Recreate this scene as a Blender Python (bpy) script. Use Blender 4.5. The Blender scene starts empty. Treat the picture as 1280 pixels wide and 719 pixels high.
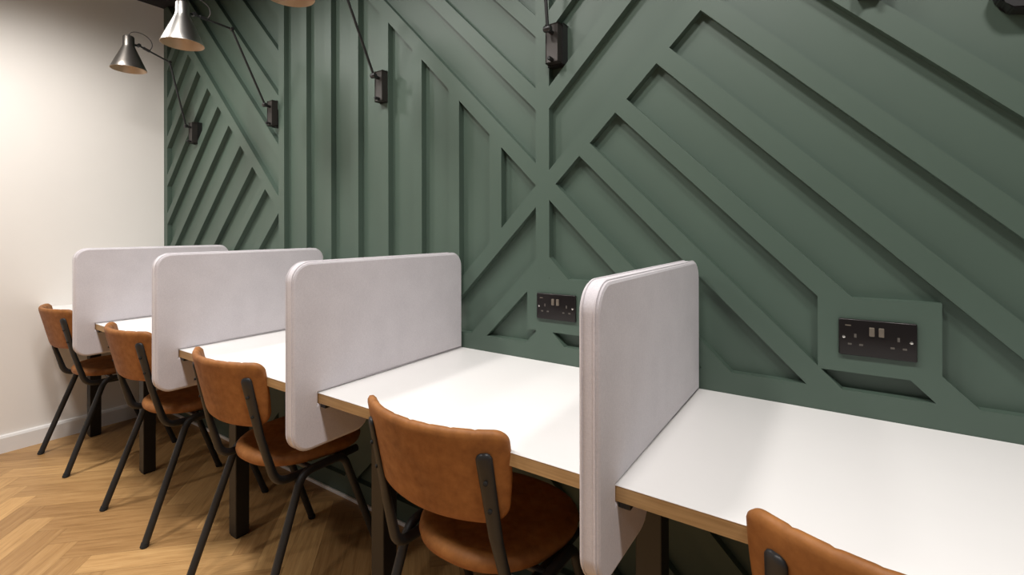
import bpy, bmesh, math, random
from math import sin, cos, pi, radians, sqrt
from mathutils import Vector, Matrix

S = bpy.context.scene
COL = S.collection
rng = random.Random(7)

# ------------------------------------------------------------------ helpers
def link(name, bm, mats, parent=None, smooth=False, angle=None, recalc=True):
    me = bpy.data.meshes.new(name)
    if recalc: bmesh.ops.recalc_face_normals(bm, faces=bm.faces[:])
    bm.to_mesh(me); bm.free()
    for m in (mats if isinstance(mats, (list, tuple)) else [mats]):
        me.materials.append(m)
    if smooth:
        for p in me.polygons: p.use_smooth = True
        if angle is not None:
            me.set_sharp_from_angle(angle=radians(angle))
    o = bpy.data.objects.new(name, me)
    COL.objects.link(o)
    if parent: o.parent = parent
    return o

def thing(name, label, cat, loc=(0, 0, 0), rz=0, group=None):
    o = bpy.data.objects.new(name, None); COL.objects.link(o)
    o.location = loc; o.rotation_euler = (0, 0, rz)
    o.empty_display_size = .05
    o['label'] = label; o['category'] = cat
    if group: o['group'] = group
    return o

def structure(o, label=None):
    o['kind'] = 'structure'
    if label: o['label'] = label
    return o

def add_box(bm, a, b, bevel=0, seg=2, mi=0):
    g = bmesh.ops.create_cube(bm, size=1)
    vs = g['verts']
    for v in vs:
        v.co = Vector([(a[i] + b[i]) / 2 + v.co[i] * (b[i] - a[i]) for i in range(3)])
    fs = list({f for v in vs for f in v.link_faces})
    for f in fs: f.material_index = mi
    if bevel:
        es = list({e for v in vs for e in v.link_edges})
        r = bmesh.ops.bevel(bm, geom=es, offset=bevel, segments=seg, profile=.5, affect='EDGES')
        for f in r['faces']: f.material_index = mi

def add_tube(bm, pts, rad, n=10, caps=True, flat=None, twist=None):
    """swept tube; rad number or list; flat=(sx, sy) scales the cross section (list or tuple)"""
    pts = [Vector(p) for p in pts]
    rings = []
    t0 = (pts[1] - pts[0]).normalized()
    up = Vector((1, 0, 0)) if abs(t0.x) < .9 else Vector((0, 0, 1))
    nrm = (up - t0 * up.dot(t0)).normalized()
    for i, p in enumerate(pts):
        if i == 0: t = (pts[1] - pts[0])
        elif i == len(pts) - 1: t = (pts[-1] - pts[-2])
        else: t = (pts[i + 1] - pts[i]).normalized() + (pts[i] - pts[i - 1]).normalized()
        t.normalize()
        nrm = (nrm - t * nrm.dot(t)).normalized()
        b = t.cross(nrm)
        r = rad[i] if isinstance(rad, (list, tuple)) else rad
        tw = twist[i] if twist else 0
        m1, b1 = nrm * cos(tw) + b * sin(tw), b * cos(tw) - nrm * sin(tw)
        f = (1, 1) if flat is None else (flat[i] if isinstance(flat[0], (list, tuple)) else flat)
        rings.append([bm.verts.new(p + m1 * (cos(2 * pi * k / n) * r * f[0]) + b1 * (sin(2 * pi * k / n) * r * f[1])) for k in range(n)])
    for a, b in zip(rings, rings[1:]):
        for k in range(n):
            bm.faces.new((a[k], a[(k + 1) % n], b[(k + 1) % n], b[k]))
    if caps:
        bm.faces.new(rings[0][::-1]); bm.faces.new(rings[-1])

def fillet(pts, rads, seg=7):
    """poly-line with rounded corners"""
    pts = [Vector(p) for p in pts]
    out = [pts[0]]
    for i in range(1, len(pts) - 1):
        r = rads[i - 1] if isinstance(rads, (list, tuple)) else rads
        p, a, b = pts[i], (pts[i - 1] - pts[i]), (pts[i + 1] - pts[i])
        la, lb = a.length, b.length
        a.normalize(); b.normalize()
        th = a.angle(b)
        d = min(r / math.tan(th / 2), la * .49, lb * .49)
        p0, p1 = p + a * d, p + b * d
        for k in range(seg + 1):
            u = k / seg
            out.append(p0 * (1 - u) ** 2 + p * 2 * u * (1 - u) + p1 * u * u)
    out.append(pts[-1])
    return out

def add_lathe(bm, prof, n=40, origin=(0, 0, 0), axis='Z', close=False):
    o = Vector(origin); rings = []
    for r, h in prof:
        ring = []
        for k in range(n):
            c, s = cos(2 * pi * k / n) * r, sin(2 * pi * k / n) * r
            v = {'Z': (c, s, h), 'Y': (c, h, s), 'X': (h, c, s)}[axis]
            ring.append(bm.verts.new(o + Vector(v)))
        rings.append(ring)
    pairs = list(zip(rings, rings[1:]))
    if close: pairs.append((rings[-1], rings[0]))
    for a, b in pairs:
        for k in range(n):
            bm.faces.new((a[k], a[(k + 1) % n], b[(k + 1) % n], b[k]))
    if not close:
        if prof[0][0] > 1e-6: bm.faces.new(rings[0][::-1])
        if prof[-1][0] > 1e-6: bm.faces.new(rings[-1])

# ------------------------------------------------------------------ materials
def srgb(r, g, b):
    f = lambda c: (c / 255 / 12.92) if c / 255 <= .04045 else ((c / 255 + .055) / 1.055) ** 2.4
    return (f(r), f(g), f(b), 1)

class NT:
    def __init__(s, name):
        s.m = bpy.data.materials.new(name); s.m.use_nodes = True
        s.t = s.m.node_tree; s.t.nodes.clear()
        s.out = s.n('ShaderNodeOutputMaterial'); s.p = s.n('ShaderNodeBsdfPrincipled')
        s.l(s.p.outputs[0], s.out.inputs[0])
    def n(s, typ, **kw):
        nd = s.t.nodes.new(typ)
        for k, v in kw.items():
            if hasattr(nd, k): setattr(nd, k, v)
            else: nd.inputs[k.replace('_', ' ')].default_value = v
        return nd
    def l(s, a, b): s.t.links.new(a, b)
    def coords(s, scale=(1, 1, 1), kind='Object'):
        tc = s.n('ShaderNodeTexCoord'); mp = s.n('ShaderNodeMapping')
        mp.inputs['Scale'].default_value = scale
        s.l(tc.outputs[kind], mp.inputs['Vector']); return mp.outputs[0]
    def noise(s, vec, scale, detail=4, rough=.5):
        nd = s.n('ShaderNodeTexNoise'); nd.inputs['Scale'].default_value = scale
        nd.inputs['Detail'].default_value = detail; nd.inputs['Roughness'].default_value = rough
        if vec is not None: s.l(vec, nd.inputs['Vector'])
        return nd.outputs['Fac']
    def ramp(s, fac, stops):
        r = s.n('ShaderNodeValToRGB'); s.l(fac, r.inputs[0])
        e = r.color_ramp.elements
        while len(e) < len(stops): e.new(.5)
        for el, (p, c) in zip(e, stops): el.position = p; el.color = c
        return r.outputs[0]
    def mix(s, fac, a, b, blend='MIX'):
        m = s.n('ShaderNodeMix', data_type='RGBA', blend_type=blend)
        for sock, v in ((m.inputs[0], fac), (m.inputs[6], a), (m.inputs[7], b)):
            if hasattr(v, 'links') or isinstance(v, bpy.types.NodeSocket): s.l(v, sock)
            else: sock.default_value = v
        return m.outputs[2]
    def bump(s, h, strength, dist=.001):
        b = s.n('ShaderNodeBump'); b.inputs['Strength'].default_value = strength
        b.inputs['Distance'].default_value = dist
        s.l(h, b.inputs['Height']); s.l(b.outputs[0], s.p.inputs['Normal'])
    def set(s, **kw):
        for k, v in kw.items(): s.p.inputs[k.replace('_', ' ')].default_value = v
        return s

def simple(name, col, rough=.5, metal=0, var=.06, scale=30, bump=0, bscale=None, spec=None):
    t = NT(name); v = t.coords()
    f = t.noise(v, scale, 4)
    lo = tuple(c * (1 - var) for c in col[:3]) + (1,); hi = tuple(min(1, c * (1 + var)) for c in col[:3]) + (1,)
    t.l(t.ramp(f, [(.3, lo), (.7, hi)]), t.p.inputs['Base Color'])
    t.set(Roughness=rough, Metallic=metal)
    if spec is not None: t.p.inputs['Specular IOR Level'].default_value = spec
    if bump: t.bump(t.noise(v, bscale or scale * 4, 3), bump)
    return t.m

M = {}
M['green'] = simple('green_paint', srgb(72, 88, 77), .48, var=.03, scale=4, bump=.05, bscale=60)
M['white_wall'] = simple('white_wall_paint', srgb(238, 233, 227), .7, var=.012, scale=3, bump=.08, bscale=150)
M['white_trim'] = simple('white_trim_paint', srgb(232, 229, 226), .4, var=.01)
M['ceiling'] = simple('black_ceiling_paint', srgb(38, 36, 36), .8)
M['laminate'] = simple('white_laminate', srgb(235, 232, 230), .4, var=.006, scale=8)
M['black_metal'] = simple('black_powder_coated_steel', srgb(30, 30, 31), .5, metal=0, var=.1, scale=60, bump=.05, bscale=500)
M['leg_metal'] = simple('black_square_leg_steel', srgb(24, 23, 23), .45, var=.08, scale=40)
M['lamp_metal'] = simple('satin_dark_lamp_metal', srgb(120, 115, 109), .36, metal=.9, var=.03, scale=20)
M['lamp_silver'] = simple('satin_silver_lamp_metal', srgb(206, 203, 198), .3, metal=1.0, var=.02, scale=20)
M['lamp_black'] = simple('black_lamp_metal', srgb(34, 33, 33), .4, metal=.2, var=.05, scale=40)
M['bracket'] = simple('dull_bronze_bracket_metal', srgb(58, 54, 51), .5, metal=.5, var=.05, scale=40)
M['lining'] = simple('pale_copper_shade_lining', srgb(196, 172, 146), .4, metal=.25, var=.03)
M['steel'] = simple('polished_screw_steel', srgb(225, 222, 216), .25, metal=1.0, var=.02)
M['nickel'] = simple('black_nickel_plate', srgb(27, 22, 21), .3, metal=.3, var=.04, scale=20)
M['shutter'] = simple('grey_pin_hole_shutter', srgb(84, 78, 72), .5)
M['hole'] = simple('socket_hole_black', srgb(12, 11, 11), .7)
M['switch'] = simple('bronze_rocker_switch', srgb(122, 112, 100), .4, metal=.5, var=.06, scale=80)
M['rubber'] = simple('black_rubber', srgb(24, 24, 24), .8)
M['cable'] = simple('dark_fabric_cable', srgb(60, 54, 52), .7)

def ply():
    t = NT('oak_plywood_edge'); v = t.coords((3, 40, 90))
    f = t.noise(v, 3, 5); v2 = t.coords((1, 1, 1)); g = t.noise(v2, 9, 3)
    c = t.ramp(f, [(.25, srgb(150, 116, 74)), (.75, srgb(196, 160, 112))])
    c = t.mix(.35, c, t.ramp(g, [(.3, srgb(140, 106, 66)), (.7, srgb(205, 170, 122))]))
    t.l(c, t.p.inputs['Base Color']); t.set(Roughness=.5); t.bump(f, .15); return t.m
M['ply'] = ply()

def felt():
    t = NT('light_grey_felt'); v = t.coords()
    a = t.noise(t.coords((600, 600, 160)), 1, 3, .6); b = t.noise(t.coords((160, 160, 700)), 1, 3, .6); g = t.noise(v, 14, 5)
    c = t.ramp(a, [(.3, srgb(190, 184, 188)), (.7, srgb(217, 211, 214))])
    c = t.mix(.5, c, t.ramp(b, [(.3, srgb(191, 185, 189)), (.7, srgb(217, 211, 214))]))
    c = t.mix(.3, c, t.ramp(g, [(.3, srgb(194, 188, 192)), (.7, srgb(215, 209, 212))]))
    t.l(c, t.p.inputs['Base Color']); t.set(Roughness=.95); t.p.inputs['Specular IOR Level'].default_value = .15
    t.p.inputs['Sheen Weight'].default_value = .25
    t.bump(a, .35, .0008); return t.m
M['felt'] = felt()

def leather(name, quilt=False):
    t = NT(name); v = t.coords()
    a = t.noise(v, 9, 6, .65); b = t.noise(v, 38, 5, .6); c_ = t.noise(v, 260, 3)
    c = t.ramp(a, [(.28, srgb(110, 67, 31)), (.5, srgb(144, 91, 43)), (.74, srgb(172, 114, 60))])
    c = t.mix(.4, c, t.ramp(b, [(.3, srgb(112, 68, 32)), (.7, srgb(170, 112, 58))]))
    t.l(c, t.p.inputs['Base Color'])
    t.l(t.ramp(b, [(.3, (.68,) * 3 + (1,)), (.75, (.52,) * 3 + (1,))]), t.p.inputs['Roughness'])
    t.p.inputs['Specular IOR Level'].default_value = .35
    h = c_
    if quilt:                                   # diamond stitching
        sp = t.n('ShaderNodeSeparateXYZ'); t.l(v, sp.inputs[0])
        def fam(op):
            m = t.n('ShaderNodeMath', operation=op); t.l(sp.outputs[0], m.inputs[0]); t.l(sp.outputs[1], m.inputs[1])
            m2 = t.n('ShaderNodeMath', operation='PINGPONG'); t.l(m.outputs[0], m2.inputs[0]); m2.inputs[1].default_value = .028
            m3 = t.n('ShaderNodeMath', operation='MULTIPLY', use_clamp=True); t.l(m2.outputs[0], m3.inputs[0]); m3.inputs[1].default_value = 110
            return m3.outputs[0]
        mn = t.n('ShaderNodeMath', operation='MINIMUM'); t.l(fam('ADD'), mn.inputs[0]); t.l(fam('SUBTRACT'), mn.inputs[1])
        ad = t.n('ShaderNodeMath', operation='MULTIPLY_ADD'); t.l(c_, ad.inputs[0]); ad.inputs[1].default_value = .12; t.l(mn.outputs[0], ad.inputs[2])
        t.bump(ad.outputs[0], .16, .002)
    else:
        t.bump(h, .25, .0006)
    return t.m
M['seat_leather'] = leather('quilted_tan_leather', True)
M['leather'] = leather('tan_waxed_leather')

def floor_mat():
    t = NT('herringbone_oak_floor')
    uv = t.n('ShaderNodeUVMap', uv_map='UVMap'); at = t.n('ShaderNodeAttribute', attribute_name='tone')
    sep = t.n('ShaderNodeSeparateXYZ'); t.l(uv.outputs[0], sep.inputs[0])
    tone = t.n('ShaderNodeSeparateColor'); t.l(at.outputs['Color'], tone.inputs[0])
    # u along plank (m), v across (m); shift every plank to its own piece of grain
    off = t.n('ShaderNodeCombineXYZ')
    m1 = t.n('ShaderNodeMath', operation='MULTIPLY_ADD'); t.l(tone.outputs[0], m1.inputs[0]); m1.inputs[1].default_value = 37; t.l(sep.outputs[0], m1.inputs[2])
    m2 = t.n('ShaderNodeMath', operation='MULTIPLY_ADD'); t.l(tone.outputs[1], m2.inputs[0]); m2.inputs[1].default_value = 11; t.l(sep.outputs[1], m2.inputs[2])
    t.l(m1.outputs[0], off.inputs[0]); t.l(m2.outputs[0], off.inputs[1])
    mp = t.n('ShaderNodeMapping'); mp.inputs['Scale'].default_value = (2.2, 26, 1); t.l(off.outputs[0], mp.inputs[0])
    g1 = t.noise(mp.outputs[0], 2.2, 6, .6)
    mp2 = t.n('ShaderNodeMapping'); mp2.inputs['Scale'].default_value = (5, 130, 1); t.l(off.outputs[0], mp2.inputs[0])
    g2 = t.noise(mp2.outputs[0], 2, 4, .6)
    c = t.ramp(g1, [(.25, srgb(150, 112, 68)), (.5, srgb(186, 146, 96)), (.75, srgb(206, 168, 116))])
    c = t.mix(.3, c, t.ramp(g2, [(.3, srgb(140, 104, 62)), (.7, srgb(208, 170, 118))]))
    tn = t.ramp(tone.outputs[0], [(0, (.66, .61, .56, 1)), (.5, (.96, .94, .90, 1)), (1, (1.16, 1.14, 1.08, 1))])
    c = t.mix(1, c, tn, 'MULTIPLY')
    # narrow seams between the planks
    seam = tone.outputs[2]
    t.l(c, t.p.inputs['Base Color']); t.set(Roughness=.42)
    t.p.inputs['Specular IOR Level'].default_value = .4
    t.bump(g2, .08, .0006); return t.m
M['floor'] = floor_mat()
M['seam'] = simple('dark_floor_seam', srgb(128, 96, 60), .8)

# ------------------------------------------------------------------ room dimensions (metres)
XW, XR = -3.667, 1.55            # white end wall; right end of what is built
YF, CEIL = -3.6, 2.63
REC = .026                        # depth of the panelling recesses
TOP, DEPTH, TH = .75, .588, .0266

# floor: one mesh of herringbone planks
def build_floor():
    L, W = .50, .10
    n = int(round(L / W)); gap = .0004
    ox, oy = -2.734, -.825
    bm = bmesh.new(); uvl = bm.loops.layers.uv.new('UVMap'); cl = bm.loops.layers.color.new('tone')
    A = Vector((1, -1)) / sqrt(2); B = Vector((1, 1)) / sqrt(2)
    def plank(p0, q0, p1, q1, along):
        pts = [(p0 + gap, q0 + gap), (p1 - gap, q0 + gap), (p1 - gap, q1 - gap), (p0 + gap, q1 - gap)]
        w = [A * p + B * q + Vector((ox, oy)) for p, q in pts]
        if max(v.x for v in w) < XW or min(v.x for v in w) > XR or max(v.y for v in w) < YF or min(v.y for v in w) > .1: return
        f = bm.faces.new([bm.verts.new((v.x, v.y, 0)) for v in w])
        col = (rng.random(), rng.random(), rng.random(), 1)
        uvs = [(p - p0, q - q0) if along else (q - q0, p - p0) for p, q in pts]
        for lp, uv in zip(f.loops, uvs): lp[uvl].uv = uv; lp[cl] = col
    R = 90
    for c in range(-12, 13):
        tx, ty = c * L, -c * L
        for k in range(-R, R):
            plank(k * W + tx, k * W + ty, k * W + L + tx, (k + 1) * W + ty, True)
            plank(k * W + tx, (k + 1) * W + ty, (k + 1) * W + tx, (k + 1) * W + L + ty, False)
    for co, no in (((XW, 0, 0), (-1, 0, 0)), ((XR, 0, 0), (1, 0, 0)), ((0, YF, 0), (0, -1, 0)), ((0, REC, 0), (0, 1, 0))):
        bmesh.ops.bisect_plane(bm, geom=bm.verts[:] + bm.edges[:] + bm.faces[:], plane_co=co, plane_no=no, clear_outer=True)
    for f in bm.faces:
        if f.normal.z < 0: f.normal_flip()
    g = bmesh.ops.create_cube(bm, size=1)
    for v in g['verts']:
        v.co = Vector(((XW + XR) / 2 + v.co.x * (XR - XW), (YF + REC) / 2 + v.co.y * (REC - YF), -.0512 + v.co.z * .1))
    for f in {f for v in g['verts'] for f in v.link_faces}: f.material_index = 1
    me = bpy.data.meshes.new('floor'); bm.to_mesh(me); bm.free()
    me.materials.append(M['floor']); me.materials.append(M['seam'])
    o = bpy.data.objects.new('floor', me); COL.objects.link(o)
    structure(o, 'oak herringbone plank floor')
build_floor()

# white end wall, baseboard, ceiling
bm = bmesh.new(); add_box(bm, (XW - .12, YF, 0), (XW, .15, CEIL)); structure(link('wall_left', bm, M['white_wall']), 'plain white painted end wall')
bm = bmesh.new()
prof = [(0, 0), (.016, 0), (.016, .078), (.011, .09), (0, .092)]
for y in (YF, 0): pass
a = [bm.verts.new((XW + x, YF, z)) for x, z in prof]; b = [bm.verts.new((XW + x, -.002, z)) for x, z in prof]
for i in range(len(prof)): bm.faces.new((a[i], a[(i + 1) % 5], b[(i + 1) % 5], b[i]))
bm.faces.new(a[::-1]); bm.faces.new(b)
structure(link('baseboard_left', bm, M['white_trim']), 'white baseboard along the white wall')
bm = bmesh.new(); add_box(bm, (XW - .12, YF, CEIL), (XR, .15, CEIL + .1)); structure(link('ceiling', bm, M['ceiling']), 'black ceiling')

# green panelled wall: backing slab with raised battens, one mesh
def clip(poly, a, b, c):          # keep a*u + b*v <= c
    out = []
    for i, p in enumerate(poly):
        q = poly[(i + 1) % len(poly)]
        dp, dq = a * p[0] + b * p[1] - c, a * q[0] + b * q[1] - c
        if dp <= 0: out.append(p)
        if dp * dq < 0:
            t = dp / (dp - dq); out.append((p[0] + (q[0] - p[0]) * t, p[1] + (q[1] - p[1]) * t))
    return out

def build_panelling():
    bm = bmesh.new()
    add_box(bm, (XW, REC, 0), (XR, .15, CEIL))
    done = []
    def area(p): return sum(p[i - 1][0] * p[i][1] - p[i][0] * p[i - 1][1] for i in range(len(p))) / 2
    def halfplanes(p):
        if area(p) < 0: p = p[::-1]
        for i in range(len(p)):
            (x0, y0), (x1, y1) = p[i - 1], p[i]
            yield y1 - y0, x0 - x1, (y1 - y0) * x0 + (x0 - x1) * y0
    def minus(p, q):                      # convex p without convex q, as convex pieces
        out, rest = [], p
        for a, b, c in halfplanes(q):
            o = clip(rest, -a, -b, -c)
            if len(o) > 2 and abs(area(o)) > 1e-7: out.append(o)
            rest = clip(rest, a, b, c)
            if len(rest) < 3 or abs(area(rest)) < 1e-7: return [p] if len(rest) < 3 and not out else out
        return out
    def prism(poly):
        if len(poly) < 3 or abs(area(poly)) < 1e-7: return
        if area(poly) < 0: poly = poly[::-1]
        pieces = [poly]
        for d in done:
            pieces = [x for p in pieces for x in minus(p, d)]
        done.append(poly)
        for p in pieces: bm.faces.new([bm.verts.new((u, 0, v)) for u, v in p])
        n = len(poly)
        f = [bm.verts.new((u, 0, v)) for u, v in poly]; r = [bm.verts.new((u, REC + .002, v)) for u, v in poly]
        for i in range(n): bm.faces.new((f[i], r[i], r[(i + 1) % n], f[(i + 1) % n]))
    def rect(u0, v0, u1, v1): return [(u0, v0), (u1, v0), (u1, v1), (u0, v1)]
    def se(lo, hi, zone, extra=()):       # band falling to the right: lo <= u+v <= hi
        p = clip(clip(zone, 1, 1, hi), -1, -1, -lo)
        for e in extra: p = clip(p, *e)
        prism(p)
    def ne(lo, hi, zone, extra=()):       # band rising to the right: lo <= v-u <= hi
        p = clip(clip(zone, -1, 1, hi), 1, -1, -lo)
        for e in extra: p = clip(p, *e)
        prism(p)
    V0, V1 = -.817, -.767
    prism(rect(XW, 0, -3.617, CEIL))                       # corner strip
    prism(rect(V0, 0, V1, CEIL))                           # central upright
    # left chevron
    zl = rect(-3.617, 0, -2.321, CEIL)
    se(-1.058, -.977, zl)
    for lo, hi in ((-.79, -.718), (-.545, -.473), (-.317, -.246), (-.08, -.008), (.16, .23)): se(lo, hi, zl)
    for k in range(-5, 14):
        c = 5.08 - .2495 * k
        ne(c, c + .072, zl, ((1, 1, -1.02),))
    # uprights between the chevrons
    zm = rect(-2.321, 0, V0, CEIL)
    for k in range(1, 9):
        r = V1 - .188 * k
        p = rect(r - .05, 0, r, CEIL)
        p = clip(p, 1, 1, .53)
        if k < 8: p = clip(p, 1, -1, -2.10)
        prism(p)
    # falling bands above, rising bands below, left of the central upright
    zn = rect(-2.271, 0, V0, CEIL)
    se(.504, .576, zn)
    for lo, hi in ((.75, .82), (.99, 1.058), (1.235, 1.305), (1.48, 1.55)): se(lo, hi, zn)
    for lo, hi in ((2.066, 2.136), (1.823, 1.895), (1.588, 1.66), (1.34, 1.41), (1.10, 1.17)): ne(lo, hi, zn)
    # right of the central upright
    zr = rect(V1, 0, XR, CEIL)
    for lo, hi in ((2.064, 2.134), (2.332, 2.402), (2.576, 2.646), (2.83, 2.90), (3.08, 3.15)): ne(lo, hi, zr)
    cl = ((-1, 1, 2.10),)
    for lo, hi in ((-.46, -.39), (-.22, -.15), (.02, .0915), (.255, .32), (.504, .577), (.743, .814), (.978, 1.047), (1.222, 1.294), (1.46, 1.525), (1.70, 1.765)):
        se(lo, hi, zr, cl)
    for k in range(7): se(1.94 + .24 * k, 2.01 + .24 * k, zr, cl)
    # rail behind the desk, foot rail, boxes round the sockets
    prism(rect(-3.617, .69, XR, .805))
    prism(rect(-3.617, 0, XR, .09))
    prism(rect(-.851, .847, -.623, 1.019)); prism(rect(-.039, .847, .183, 1.018))
    o = link('wall_back', bm, M['green'], recalc=False)
    structure(o, 'dark green wall with raised geometric batten panelling')
build_panelling()
bm = bmesh.new(); add_box(bm, (XW + .02, -.010, 0), (XR, -.0005, .014), .002)
structure(link('trim_1', bm, M['white_trim']), 'thin pale bead where the green wall meets the floor')

# ------------------------------------------------------------------ long desk
desk = thing('desk', 'long white desk with plywood edge running along the green wall', 'desk', (XW, -DEPTH / 2, 0))
def dk(p): return (p[0] - XW, p[1] + DEPTH / 2, p[2])
bm = bmesh.new(); add_box(bm, dk((XW + .002, -DEPTH, TOP - .0016)), dk((XR - .05, -.001, TOP)), .0006, 1)
link('desktop', bm, M['laminate'], desk)
bm = bmesh.new(); add_box(bm, dk((XW + .002, -DEPTH + .0004, TOP - TH)), dk((XR - .05, -.001, TOP - .0016)))
o = link('edge_band', bm, M['ply'], desk); o['label'] = 'bare plywood edge of the desktop'
DIV = [-2.820, -1.960, -1.142, -.323, .50]
LEGX = [-3.568, -2.815, -1.945, -1.122, -.334, .50]
for x in LEGX:
    lg = bmesh.new(); add_box(lg, dk((x, -.42, .006)), dk((x + .052, -.368, TOP - TH)), .003)
    lo = link('leg', lg, M['leg_metal'], desk)
    fb = bmesh.new(); add_box(fb, dk((x + .004, -.416, 0)), dk((x + .048, -.372, .006))); link('foot_pad', fb, M['rubber'], lo)
bm = bmesh.new(); add_box(bm, dk((XW + .1, -.39, TOP - TH - .04)), dk((XR - .1, -.372, TOP - TH - .0005)), .002)
link('under_rail', bm, M['leg_metal'], desk)

# ------------------------------------------------------------------ felt dividers hooked over the desk
YFR, YBK, ZT, ZB, DT = -.660, -.007, 1.093, .610, .0359
def rounded(poly, rads, seg=8):
    out = []
    n = len(poly)
    for i in range(n):
        p, a, b = Vector(poly[i]), Vector(poly[i - 1]), Vector(poly[(i + 1) % n])
        r = rads[i]
        if r == 0: out.append(p); continue
        da, db = (a - p).normalized(), (b - p).normalized()
        c = p + (da + db) * r
        for k in range(seg + 1):
            t = k / seg * pi / 2
            out.append(c - db * r * cos(t) - da * r * sin(t))
    return out
OUT = rounded([(YBK, ZT), (YFR, ZT), (YFR, ZB), (-.424, ZB), (-.424, TOP - TH - .0006), (-DEPTH - .0008, TOP - TH - .0006), (-DEPTH - .0008, TOP + .0006), (YBK, TOP + .0006)],
              [.048, .050, .050, .044, 0, 0, 0, .004])
def make_divider(x, label):
    t = thing('desk_divider', label, 'desk divider', (x, 0, TOP), 0, 'felt dividers between the desk places')
    bm = bmesh.new()
    h = DT / 2; bv = .0065
    # bevelled extrusion: inset outlines on both faces
    n = len(OUT)
    def inset(d):
        res = []
        for i in range(n):
            p, a, b = OUT[i], OUT[i - 1], OUT[(i + 1) % n]
            e1 = (p - a); e2 = (b - p)
            n1 = Vector((-e1.y, e1.x)).normalized(); n2 = Vector((-e2.y, e2.x)).normalized()
            m = (n1 + n2); m = m / max(.3, m.length_squared / 2) if m.length > 1e-6 else n1
            res.append(p + m * d)
        return res
    rings = []
    for off, xx in ((bv, -h), (bv * .3, -h + bv * .3), (0, -h + bv), (0, h - bv), (bv * .3, h - bv * .3), (bv, h)):
        rings.append([bm.verts.new((xx, q.x, q.y - TOP)) for q in inset(off)])
    for a, b in zip(rings, rings[1:]):
        for k in range(n): bm.faces.new((a[k], a[(k + 1) % n], b[(k + 1) % n], b[k]))
    for ring in (rings[0], rings[-1]):
        bm.faces.new(ring)
    link('panel', bm, M['felt'], t, True, 18)
    # stitched welt line just inside both faces of the border
    for sx in (-1, 1):
        w = bmesh.new(); pts = [Vector((sx * (h - .0066), q.x, q.y - TOP)) for q in inset(-.0003)[:] ]
        k0 = 4 * 9 - 0
        add_tube(w, pts[:36], .0017, 6)
        link('welt', w, M['felt'], t, True)
    # clamp under the desktop
    c = bmesh.new(); add_box(c, (h + .0006, -.584, -TH - .012), (h + .022, -.535, -TH - .0006), .002)
    link('clamp', c, M['leg_metal'], t)
    return t
dl = ['light grey felt divider nearest the white end wall, farthest along the desk',
      'light grey felt divider second from the white end wall',
      'light grey felt divider third from the white end wall, beside the upright battens',
      'large light grey felt divider in front, seen nearly edge-on at the right']
for x, l in zip(DIV[:4], dl): make_divider(x, l)

# ------------------------------------------------------------------ chairs
TR = .0125
def superellipse(hw, y0, y1, n=2.7, k=48, taper=0):
    cy, hl = (y0 + y1) / 2, (y1 - y0) / 2
    pts = []
    for i in range(k):
        t = 2 * pi * i / k
        c, s = cos(t), sin(t)
        x = math.copysign(abs(c) ** (2 / n), c); y = math.copysign(abs(s) ** (2 / n), s)
        pts.append((x * hw * (1 + taper * y), cy + y * hl))
    return pts

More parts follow.
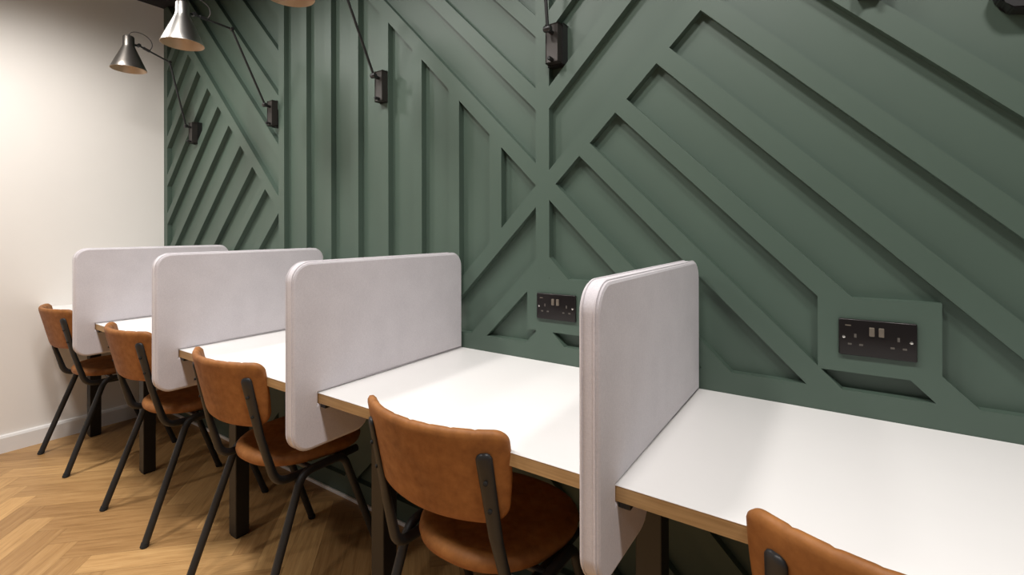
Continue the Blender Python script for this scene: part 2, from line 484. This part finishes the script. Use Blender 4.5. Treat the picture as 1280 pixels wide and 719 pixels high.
def make_chair(label):
    t = thing('chair', label, 'chair', (0, 0, 0), 0, 'tan leather chairs along the desk')
    # seat pad
    bm = bmesh.new()
    ol = superellipse(.190, -.150, .225, 2.45, 64, .10)
    cy = .035
    prof = [(.93, .432), (.985, .436), (1.0, .447), (.985, .458), (.94, .4655), (.86, .468), (.7, .4675), (.5, .465), (.25, .4635)]
    rings = [[bm.verts.new((x * s, cy + (y - cy) * s, z + (.006 * ((y - cy) / .19) ** 2 if y > cy else .002))) for x, y in ol] for s, z in prof]
    for a, b in zip(rings, rings[1:]):
        for k in range(len(ol)): bm.faces.new((a[k], a[(k + 1) % len(ol)], b[(k + 1) % len(ol)], b[k]))
    bm.faces.new(rings[0][::-1]); bm.faces.new(rings[-1])
    seat = link('seat', bm, M['seat_leather'], t, True, 60)
    # backrest pad: curved, rounded trapezoid
    bm = bmesh.new()
    NX, NZ, TK = 72, 16, .024
    z0, z1 = .591, .793
    def back_pt(s, q, side):
        # s across -1..1, q up 0..1
        # outline: rounded corners, lower ones larger
        w = .197 - .012 * (1 - q) ** 2
        rb, rt = .050, .024
        H = z1 - z0
        x = s * w
        ex = abs(x)
        lo, hi = 0, H
        if ex > w - rb: lo = rb - sqrt(max(0, rb * rb - (ex - (w - rb)) ** 2))
        if ex > w - rt: hi = H - rt + sqrt(max(0, rt * rt - (ex - (w - rt)) ** 2))
        hi -= .0015 * math.exp(-((abs((x / .047 + .5) % 1 - .5) * .047) / .0035) ** 2) * (ex < .15)
        lo += .004 * (ex / w) ** 2
        z = lo + (hi - lo) * q
        R = .32
        y = -.2385 + (R - sqrt(R * R - min(ex, R * .95) ** 2))      # wraps forward at both ends
        y += -.235 * (z - .09)                                       # leans back
        edge = min(1, min((1 - abs(s)) / .10, min(q, 1 - q) / .12))
        th = TK * (.35 + .65 * sqrt(max(0, 1 - (1 - edge) ** 2)))
        if side > 0:                                                  # stitched upright channels on the front
            g = abs(((x / .047) + .5) % 1 - .5) * .047
            if ex < .17: th -= .007 * math.exp(-(g / .0035) ** 2) * min(1, edge + .4)
        nx, ny = -x / R, 1.0
        l = sqrt(nx * nx + ny * ny); nx /= l; ny /= l
        return (x + nx * th * .5 * side, y + ny * th * .5 * side, z0 + z)
    def sx(i):
        u = -1 + 2 * i / NX
        return math.copysign(1 - (1 - abs(u)) ** 1.35, u)
    grid = {}
    for side in (-1, 1):
        for i in range(NX + 1):
            for j in range(NZ + 1):
                q = j / NZ; q = q + .06 * sin(2 * pi * q) * -1
                grid[side, i, j] = bm.verts.new(back_pt(sx(i), max(0, min(1, q)), side))
        for i in range(NX):
            for j in range(NZ):
                bm.faces.new([grid[side, i, j], grid[side, i + 1, j], grid[side, i + 1, j + 1], grid[side, i, j + 1]])
    border = [(i, 0) for i in range(NX)] + [(NX, j) for j in range(NZ)] + [(i, NZ) for i in range(NX, 0, -1)] + [(0, j) for j in range(NZ, 0, -1)]
    for (a, b) in zip(border, border[1:] + border[:1]):
        bm.faces.new([grid[-1, a[0], a[1]], grid[-1, b[0], b[1]], grid[1, b[0], b[1]], grid[1, a[0], a[1]]])
    bmesh.ops.remove_doubles(bm, verts=bm.verts[:], dist=.0004)
    back = link('backrest', bm, M['leather'], t, True, 70)
    # frame
    for s in (-1, 1):
        x = s * .160
        pts = fillet([(x, -.2255, .740), (x, -.221, .72), (x, -.186, .565), (s * .168, -.142, .412), (s * .168, -.02, .408), (s * .168, .15, .412)], [.05, .2, .055, .3], 8)
        pts = [Vector(pts[0]) + Vector((0, -.0018, .010)), Vector(pts[0]) + Vector((0, -.0012, .007))] + pts
        flat, rad, tw = [], [TR * .45, TR * .78], []
        for i, p in enumerate(pts):
            k = max(0, min(1, (p.z - .50) / .13)); k = k * k * (3 - 2 * k)
            flat.append((1 + .32 * k, 1 - .46 * k)); tw.append(-s * k * radians(30))
            if i > 1: rad.append(TR)
        b2 = bmesh.new()
        add_tube(b2, pts, rad, 16, True, flat, tw)
        post = link('back_post', b2, M['black_metal'], t, True, 50)
        for z, y in ((.692, -.2215), (.632, -.2075)):
            sc = bmesh.new(); add_lathe(sc, [(.0, -.0078), (.0030, -.0078), (.0044, -.0072), (.0046, -.003)], 12, (0, 0, 0), 'Y')
            bmesh.ops.rotate(sc, verts=sc.verts[:], cent=(0, 0, 0), matrix=Matrix.Rotation(s * radians(30), 3, 'Z'))
            bmesh.ops.translate(sc, verts=sc.verts[:], vec=(x, y + .002, z))
            link('screw', sc, M['rubber'], post, True, 40)
        for f in (-1, 1):
            xl = s * .212
            yy = lambda v: f * v
            pts = fillet([(xl, yy(.228), .004), (s * .196, yy(.075), .424), (s * .196, yy(.0), .424)], [.07], 9)
            b3 = bmesh.new(); add_tube(b3, pts, TR, 12)
            leg = link('leg', b3, M['black_metal'], t, True, 50)
            b4 = bmesh.new(); d = Vector(pts[1]) - Vector(pts[0]); d.normalize()
            p0 = Vector(pts[0])
            add_tube(b4, [p0 - d * .004, p0 + d * .012], TR + .0012, 12)
            link('rubber_foot', b4, M['rubber'], leg, True, 50)
    for y in (-.035, .07):
        b5 = bmesh.new(); add_tube(b5, [(-.197, y, .420), (.197, y, .420)], .009, 10)
        link('cross_bar', b5, M['black_metal'], t, True, 50)
    return t

def copy_thing(src, loc, rz, label):
    r = src.copy(); COL.objects.link(r); r.location = loc; r.rotation_euler = (0, 0, rz); r['label'] = label
    for ch in src.children:
        c = ch.copy(); COL.objects.link(c); c.parent = r
        for g in ch.children:
            d = g.copy(); COL.objects.link(d); d.parent = c
    return r
CH = [(-3.262, -.405, 0, 'tan leather chair with black legs in the corner beside the white end wall'),
      (-2.345, -.402, 0, 'tan leather chair with black legs, second out from the white end wall'),
      (-1.570, -.402, 0, 'tan leather chair with black legs between the second and third dividers'),
      (-.718, -.395, 0, 'tan leather chair pulled up between the middle divider and the large front divider'),
      (.092, -.405, 0, 'tan leather chair cut off by the picture edge, right of the large front divider')]
c0 = make_chair(CH[0][3]); c0.location = CH[0][:3]; c0.location = (CH[0][0], CH[0][1], 0)
bpy.context.view_layer.update()
for x, y, rz, l in CH[1:]: copy_thing(c0, (x, y, 0), rz, l)

# ------------------------------------------------------------------ double sockets
def make_socket(x, label):
    t = thing('wall_socket', label, 'socket', (x, 0, .9295), 0, 'black double sockets on the green wall')
    W, H, D = .070, .0415, .008
    bm = bmesh.new(); add_box(bm, (-W, -D, -H), (W, 0, H), .003, 3)
    link('face_plate', bm, M['nickel'], t, True, 40)
    for sx in (-1, 1):
        b = bmesh.new(); add_box(b, (sx * .0085 - .0050, -D - .0042, .006), (sx * .0085 + .0050, -D + .001, .026), .0015)
        link('rocker_switch', b, M['switch'], t)
        s = bmesh.new(); add_lathe(s, [(0, -D - .0018), (.0030, -D - .0012), (.0036, -D + .001)], 14, (sx * .0602, 0, 0), 'Y')
        link('screw', s, M['steel'], t, True, 40)
        cx = sx * .0385
        for (dx, dz, w, h) in ((0, .004, .0022, .0045), (-.0105, -.0155, .0036, .0021), (.0105, -.0155, .0036, .0021)):
            b = bmesh.new(); add_box(b, (cx + dx - w, -D - .0003, dz - h), (cx + dx + w, -D + .002, dz + h))
            link('pin_hole', b, M['shutter'], t)
    b = bmesh.new(); add_box(b, (-.0575, -D - .0003, .0255), (-.0470, -D + .001, .0280)); 
    o = link('maker_mark', b, M['switch'], t); o['label'] = 'tiny pale mark printed in the upper corner'
    return t
make_socket(.0720, 'black double socket in a green box, right of the large front divider')
make_socket(-.7400, 'black double socket partly hidden behind the large front divider')

# ------------------------------------------------------------------ wall lamps
def make_lamp(x, E, J, label, K=(-.055, 1.795), finish='lamp_silver', pw=.0195):
    t = thing('wall_lamp', label, 'lamp', (x, REC, 1.75), 0, 'black swing-arm lamps on the green wall')
    def P(y, z, dx=0): return Vector((dx, y - REC, z - 1.75))
    # bracket box on a back plate
    bm = bmesh.new(); add_box(bm, P(0.0255, 1.696, -pw), P(-.004, 1.824, pw), .002)
    bp = link('back_plate', bm, M['lamp_black'], t)
    bm = bmesh.new(); add_box(bm, P(-.0035, 1.700, -.0215), P(-.028, 1.820, .0215), .003, 3)
    bx = link('bracket_box', bm, M['bracket'], t, True, 40)
    bm = bmesh.new(); add_lathe(bm, [(.005, 0), (.0065, -.003), (.0065, -.020), (.0045, -.023)], 14, P(-.027, 1.708), 'Y')
    link('switch_knob', bm, M['lamp_black'], bx, True, 40)
    # knuckle
    bm = bmesh.new(); add_tube(bm, [P(-.027, 1.792), P(-.062, K[1])], .0070, 12)
    add_lathe(bm, [(.0, -.013), (.009, -.012), (.0105, -.008), (.0105, .008), (.009, .012), (0, .013)], 16, P(K[0], K[1]), 'X')
    link('knuckle', bm, M['lamp_black'], t, True, 40)
    k, e, j = P(K[0], K[1] + .004), P(*E), P(*J)
    bm = bmesh.new(); add_tube(bm, [k, e], .0052, 10); link('lower_arm', bm, M['lamp_black'], t, True, 50)
    bm = bmesh.new(); add_lathe(bm, [(0, -.010), (.008, -.009), (.009, 0), (.008, .009), (0, .010)], 14, e, 'X'); link('elbow', bm, M['lamp_black'], t, True, 40)
    bm = bmesh.new(); add_tube(bm, [e, j], .0048, 10)
    sl = (e - j).normalized()
    add_tube(bm, [j + sl * .022, j + sl * .055], .0075, 10)
    link('upper_arm', bm, M['lamp_black'], t, True, 50)
    # shade (axis vertical)
    ay, rz = J[0] - .046, J[1] - .146
    c = P(ay, rz)
    hgt = .182
    bm = bmesh.new()
    R0, R1, HC = .0815, .0275, .127
    outer = [(R0, 0), (R0 - .0003, .003)] + [(R0 + (R1 - R0) * u, .003 + (HC - .003) * u) for u in (.2, .4, .6, .8, .95)] + [(R1 - .0005, HC + .004), (R1 - .0015, hgt - .006), (R1 - .005, hgt), (.008, hgt + .002), (0, hgt + .002)]
    add_lathe(bm, outer, 48, c)
    # open the bottom face
    low = [f for f in bm.faces if len(f.verts) > 4 and all(abs(v.co.z - c.z) < 1e-5 for v in f.verts)]
    bmesh.ops.delete(bm, geom=low, context='FACES')
    sh = link('shade', bm, M[finish], t, True, 40)
    bm = bmesh.new()
    inner = [(R0, 0), (R0 - .0016, -.0006), (R0 - .0030, .002)] + [(R0 - .003 + (R1 - .002 - R0 + .003) * u, .002 + (HC - .004) * u) for u in (.25, .5, .75, 1)] + [(.0, HC - .001)]
    add_lathe(bm, inner, 48, c)
    low = [f for f in bm.faces if len(f.verts) > 4]
    bmesh.ops.delete(bm, geom=low, context='FACES')
    o = link('shade_lining', bm, M['lining'], sh, True, 40); o['label'] = 'pale copper inside of the shade'
    # bulb holder inside
    bm = bmesh.new(); add_lathe(bm, [(.0185, HC - .004), (.0185, HC - .045), (.014, HC - .05), (0, HC - .05)], 20, c)
    link('bulb_holder', bm, M['lining'], sh, True, 40)
    # pivot between arm and neck
    bm = bmesh.new(); add_tube(bm, [j + sl * .004, c + Vector((0, R1 - .003, .142))], .006, 10)
    add_lathe(bm, [(0, -.012), (.009, -.011), (.009, .011), (0, .012)], 14, j, 'X')
    link('shade_pivot', bm, M['lamp_black'], t, True, 40)
    # cable looping from the cap to the arm
    p0 = c + Vector((0, 0, hgt)); p3 = j + sl * .05
    h = .055
    ctrl = [p0, p0 + Vector((0, .004, h * .7)), p0 + Vector((0, .045, h)), p3 + Vector((0, .035, .085)), p3 + Vector((0, .03, .03)), p3]
    pts = []
    def bez(cs, u):
        cs = list(cs)
        while len(cs) > 1: cs = [a.lerp(b, u) for a, b in zip(cs, cs[1:])]
        return cs[0]
    for i in range(25): pts.append(bez(ctrl, i / 24))
    bm = bmesh.new(); add_tube(bm, pts, .0022, 8); link('cable', bm, M['cable'], t, True)
    return t
make_lamp(-3.212, (-.138, 2.151), (-.288, 2.201), 'black wall lamp nearest the corner, its shade against the white wall', finish='lamp_metal')
make_lamp(-2.348, (-.211, 2.117), (-.370, 2.126), 'wall lamp with bright silvery shade at the top of the left chevron panelling')
make_lamp(-1.543, (-.206, 2.110), (-.368, 2.116), 'wall lamp on the vertical battens, only the copper rim of its shade in view')
make_lamp(-.740, (-.100, 2.138), (-.170, 2.285), 'wall lamp bracket and arm above the crossing of the battens', pw=.0275)
make_lamp(.062, (-.095, 2.138), (-.150, 2.300), 'wall lamp high on the diagonal battens, only its bracket bottom in view')
bm = bmesh.new()
pl = [(.262, 1.660), (.268, 1.634), (.279, 1.625), (.286, 1.610), (.335, 1.600), (.345, 1.660)]
a = [bm.verts.new((u, REC, v)) for u, v in pl]; b = [bm.verts.new((u, -.016, v)) for u, v in pl]
bm.faces.new(a); bm.faces.new(b[::-1])
for i in range(len(pl)): bm.faces.new((a[i], b[i], b[(i + 1) % len(pl)], a[(i + 1) % len(pl)]))
bmesh.ops.bevel(bm, geom=bm.edges[:], offset=.003, segments=2, affect='EDGES')
o = link('wall_fitting', bm, M['lamp_black']); o['label'] = 'small black fitting on the green wall cut off at the top right corner'; o['category'] = 'wall fitting'

# ------------------------------------------------------------------ light
W = bpy.data.worlds.new('World'); S.world = W; W.use_nodes = True
W.node_tree.nodes['Background'].inputs[0].default_value = (1.0, .97, .95, 1)
W.node_tree.nodes['Background'].inputs[1].default_value = .15

def spot(x, y, z, power, tgt, ang=95, blend=.6, rad=.05, col=(1, .93, .85)):
    l = bpy.data.lights.new('ceiling_spot', 'SPOT'); l.energy = power; l.spot_size = radians(ang); l.spot_blend = blend
    l.shadow_soft_size = rad; l.color = col
    o = bpy.data.objects.new('ceiling_spot', l); COL.objects.link(o)
    o.location = (x, y, z)
    o.rotation_euler = (Vector(tgt) - Vector((x, y, z))).to_track_quat('-Z', 'Y').to_euler()
WARM = (1, .968, .935)
# one downlight above every divider, and a second row out over the aisle
for x, p in ((-2.90, 106), (-1.98, 80), (-1.15, 68), (-.32, 63), (.52, 66)):
    spot(x, -.98, 2.58, p, (x - .05, -.66, .75), 156, 1.0, .11, WARM)
for x in (-2.85, -1.75, -.65, .45):
    spot(x, -2.25, 2.58, 95, (x, -2.25, 0), 95, .8, .07, WARM)

# ------------------------------------------------------------------ camera
f_px, cy, yaw, pitch, roll = 603.302, 286.708, .593140, .000570, -.001793
C = Vector((0, -1.351125, 1.175907))
def ray(X, Z, Y=1.0):
    cr, sr = cos(roll), sin(roll); X, Z = cr * X - sr * Z, sr * X + cr * Z
    cp, sp = cos(pitch), sin(pitch); Y, Z = cp * Y - sp * Z, sp * Y + cp * Z
    s, c = sin(yaw), cos(yaw)
    return Vector((c * X - s * Y, s * X + c * Y, Z))
r, u, fw = ray(1, 0, 0), ray(0, 1, 0), ray(0, 0, 1)
cam = bpy.data.cameras.new('camera'); co = bpy.data.objects.new('camera', cam); COL.objects.link(co)
co.matrix_world = Matrix(((r.x, u.x, -fw.x, C.x), (r.y, u.y, -fw.y, C.y), (r.z, u.z, -fw.z, C.z), (0, 0, 0, 1)))
cam.sensor_fit = 'HORIZONTAL'; cam.sensor_width = 36; cam.lens = 36 * f_px / 1280
cam.shift_y = -(359.5 - cy) / 1280
cam.clip_start = .02
S.camera = co
S.view_settings.view_transform = 'Standard'; S.view_settings.look = 'None'
S.view_settings.exposure = .08; S.view_settings.gamma = 1; S.view_settings.use_curve_mapping = False
